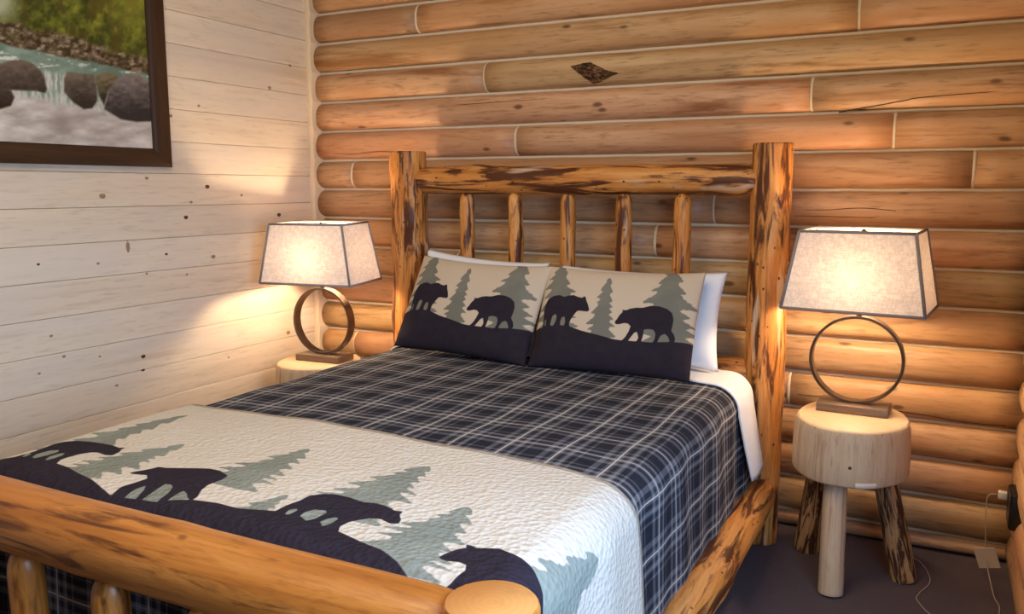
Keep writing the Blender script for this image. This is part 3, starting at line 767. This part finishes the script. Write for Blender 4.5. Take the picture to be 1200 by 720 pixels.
# ------------------------------------------------------------------ framed river picture on the left wall
PY0, PY1, PZ0, PZ1 = 1.22, 2.520, 1.453, 2.36; FWD = .083
pic = thing('framed_picture', 'dark-framed photograph of a river rushing between boulders on whitewashed wall', 'picture', (XL, (PY0+PY1)/2, PZ0))
def frame_side(pts):
    # pts: outer a,b then inner b,a in (y,z); profiled bar
    (ay, az), (by, bz), (cy, cz), (dy, dz) = pts
    oy, oz = (PY0+PY1)/2, PZ0
    v = []
    for (y0_, z0_, y1_, z1_) in ((ay, az, dy, dz), (by, bz, cy, cz)):
        for q, x in ((0, .002), (0, .024), (.15, .028), (.7, .026), (.86, .018), (1, .016), (1, .002)):
            v.append((x, y0_+(y1_-y0_)*q-oy, z0_+(z1_-z0_)*q-oz))
    f = grid_faces(7, 2, True) + [tuple(range(7))[::-1], tuple(range(7, 14))]
    c = np.mean(v, axis=0); L = max(abs(by-ay), abs(bz-az))
    # bars get their length on local Z so the grain runs along them
    horiz = abs(by-ay) > abs(bz-az)
    if horiz:
        v = [(p[0], p[2], -p[1]) for p in v]; rot = mat_basis((1, 0, 0), (0, 0, 1), (0, -1, 0))
    else: rot = (0, 0, 0)
    o = obj('frame_bar', v, f, M['frame'], pic, (0, 0, 0), rot); smooth_angle(o, 35)
i0, i1, j0, j1 = PY0+FWD, PY1-FWD, PZ0+.073, PZ1-.073
frame_side([(PY0, PZ0), (PY1, PZ0), (i1, j0), (i0, j0)]); frame_side([(PY1, PZ0), (PY1, PZ1), (i1, j1), (i1, j0)])
frame_side([(PY1, PZ1), (PY0, PZ1), (i0, j1), (i1, j1)]); frame_side([(PY0, PZ1), (PY0, PZ0), (i0, j0), (i0, j1)])
ys = np.arange(i0-.004, i1+.006, .004); zs = np.arange(j0-.004, j1+.006, .004); YY, ZZ = np.meshgrid(ys, zs)
cv = np.stack([np.full(YY.size, .012), YY.ravel()-(PY0+PY1)/2, ZZ.ravel()-PZ0], -1)
canvas = obj('photo_print', cv, grid_faces(len(ys), len(zs)), M['picture'], pic)
tag(canvas, 'river photograph')
uvp = proj(np.stack([np.full(YY.size, XL+.012), YY.ravel(), ZZ.ravel()], -1)); px, py = uvp[:, 0], uvp[:, 1]
def vnoise(x, y, seed, octs=4):
    tot = np.zeros(len(x)); amp = 1; nrm = 0; r = np.random.default_rng(seed)
    for k in range(octs):
        T = r.random((64, 64)); xi, yi = np.floor(x).astype(int), np.floor(y).astype(int); fx, fy = x-xi, y-yi
        fx = fx*fx*(3-2*fx); fy = fy*fy*(3-2*fy)
        g = lambda a, b: T[a % 64, b % 64]
        tot += amp*((g(xi, yi)*(1-fx)+g(xi+1, yi)*fx)*(1-fy) + (g(xi, yi+1)*(1-fx)+g(xi+1, yi+1)*fx)*fy)
        nrm += amp; amp *= .55; x = x*2.03+7; y = y*2.03+3
    return tot/nrm
def lerp(a, b, t_): t_ = np.clip(t_, 0, 1)[:, None]; return np.asarray(a)*(1-t_) + np.asarray(b)*t_
sm = lambda e0, e1, x: (lambda q: q*q*(3-2*q))(np.clip((x-e0)/(e1-e0), 0, 1))
A255 = lambda *c: np.array(c, float)
nA = vnoise(px/9, py/9, 1); nB = vnoise(px/14, py/45, 2); nC = vnoise(px/5, py/3, 3); nD = vnoise(px/22, py/12, 4); nE = vnoise(px/3, py/3.5, 8, 3)
forest = lerp(A255(58, 62, 22), A255(150, 150, 52), (nA-.25)*1.3 + (nE-.5)*.5)
forest = lerp(forest, A255(74, 62, 26), sm(.52, .7, nB)*.7)
forest = lerp(forest, A255(172, 178, 150), sm(32, 0, px)*sm(38, 5, py)*.9)
forest = lerp(forest, A255(168, 165, 58), sm(105, 160, px)*sm(60, 5, py)*.45)
col = forest
rock_top = 23 + .27*px + (nD-.5)*16; river_top = 50 + .215*px + (nD-.5)*5; foam_top = 64 + .135*px + (nD-.5)*5
rocks = lerp(A255(62, 46, 30), A255(176, 160, 132), (nC-.33)*2.0)
rocks = lerp(rocks, A255(70, 62, 30), sm(.55, .7, nA)*.6)
col = lerp(col, rocks, sm(-3, 3, py-rock_top))
river = lerp(A255(98, 120, 104), A255(156, 168, 150), (nD-.3)*1.6); river = lerp(river, A255(208, 208, 196), sm(.60, .72, vnoise(px/16, py/2.5, 5)))
col = lerp(col, river, sm(-1.5, 2, py-river_top))
fall = lerp(A255(128, 146, 130), A255(196, 194, 182), sm(.35, .65, vnoise(px/3, py/20, 6)))
col = lerp(col, fall, sm(-2, 5, py-(foam_top+10)))
foam = lerp(A255(162, 150, 140), A255(214, 206, 196), (vnoise(px/24, py/9, 7)-.25)*1.7)
foam = lerp(foam, A255(128, 112, 106), np.exp(-((px-72)/16)**2-((py-142)/11)**2)*.75)
col = lerp(col, foam, sm(-5, 8, py-(107+.16*px+(nD-.5)*16)))
Q = np.stack([px, py], -1)
for poly, ca, cb in (([(-70, 92), (-40, 72), (0, 75), (12, 71), (24, 70), (38, 74), (48, 83), (53, 93), (54, 103), (48, 107), (0, 105), (-60, 120)], (52, 44, 38), (108, 92, 78)),
                     ([(75, 108), (75, 92), (79, 84), (95, 86), (110, 87), (113, 100), (114, 118), (108, 127), (98, 128), (86, 120)], (50, 42, 36), (112, 100, 84)),
                     ([(111, 90), (124, 84), (136, 86), (140, 94), (128, 104), (122, 124), (116, 112)], (54, 46, 34), (120, 108, 80)),
                     ([(122, 128), (128, 104), (140, 90), (153, 86), (165, 88), (178, 100), (182, 142), (160, 143), (142, 140)], (50, 45, 42), (128, 116, 110)),
                     ([(-30, 104), (0, 104), (13, 106), (17, 114), (13, 124), (0, 128), (-30, 130)], (40, 32, 28), (70, 58, 48)),
                     ([(44, 100), (52, 97), (55, 104), (53, 109), (45, 107)], (46, 38, 30), (76, 64, 52))):
    d = sdf(Q, poly); yy0 = min(p[1] for p in poly); yy1 = max(p[1] for p in poly)
    c_ = lerp(A255(*cb), A255(*ca), (py-yy0)/(yy1-yy0)*1.35 - .1 + (nC-.5)*.9)
    col = lerp(col, c_, sm(1.5, -1.5, d))
lin = np.clip(col/255, 0, 1); lin = np.where(lin <= .04045, lin/12.92, ((lin+.055)/1.055)**2.4)
ca = canvas.data.color_attributes.new('paint', 'FLOAT_COLOR', 'POINT')
ca.data.foreach_set('color', np.concatenate([lin, np.ones((len(lin), 1))], 1).astype(np.float32).ravel())

# ------------------------------------------------------------------ outlet and lamp cord in the right corner
ob = thing('outlet_box', 'black electrical outlet box fixed to the log wall in the right corner', 'outlet', (.276, 3.235, .297))
bevbox('box', (-.022, .012, -.085, .042, -.062, .062), M['black'], ob, bev=.004)
bevbox('faceplate', (-.027, -.0215, -.081, .038, -.058, .058), M['black'], ob, bev=.002)
cord = thing('lamp_cord', 'thin ivory lamp cord with plug and paper tag trailing to the carpet', 'cord', (.195, 3.25, 0))
def CR(x, y, z): return (x-.195, y-3.25, z)
bevbox('plug', (-.024, .004, -.012, .012, -.014, .014), M['whiteplastic'], cord, CR(.243, 3.25, .322), bev=.004)
cp = spline([CR(.214, 3.25, .322), CR(.196, 3.25, .318), CR(.187, 3.25, .295), CR(.190, 3.25, .20), CR(.196, 3.25, .11), CR(.205, 3.22, .06), CR(.222, 3.12, .012), CR(.236, 3.04, .0035), CR(.20, 2.90, .0035), CR(.06, 2.88, .0035),
             CR(-.004, 2.98, .0035), CR(-.002, 3.04, .0035), CR(.03, 3.16, .0035), CR(.00, 3.30, .004), CR(-.10, 3.36, .06), CR(-.16, 3.345, .40), CR(-.19, 3.315, .59), CR(-.22, 3.25, .592)], 8)
obj('cable', *tube(cp, .0019, 6), M['cordtan'], cord)
v, f = boxv(-.034, .034, -.0012, .0012, -.075, 0)
obj('paper_tag', v, f, M['tagpaper'], cord, CR(.189, 3.236, .128), (.15, math.radians(-17), math.radians(-12)), smooth=False)
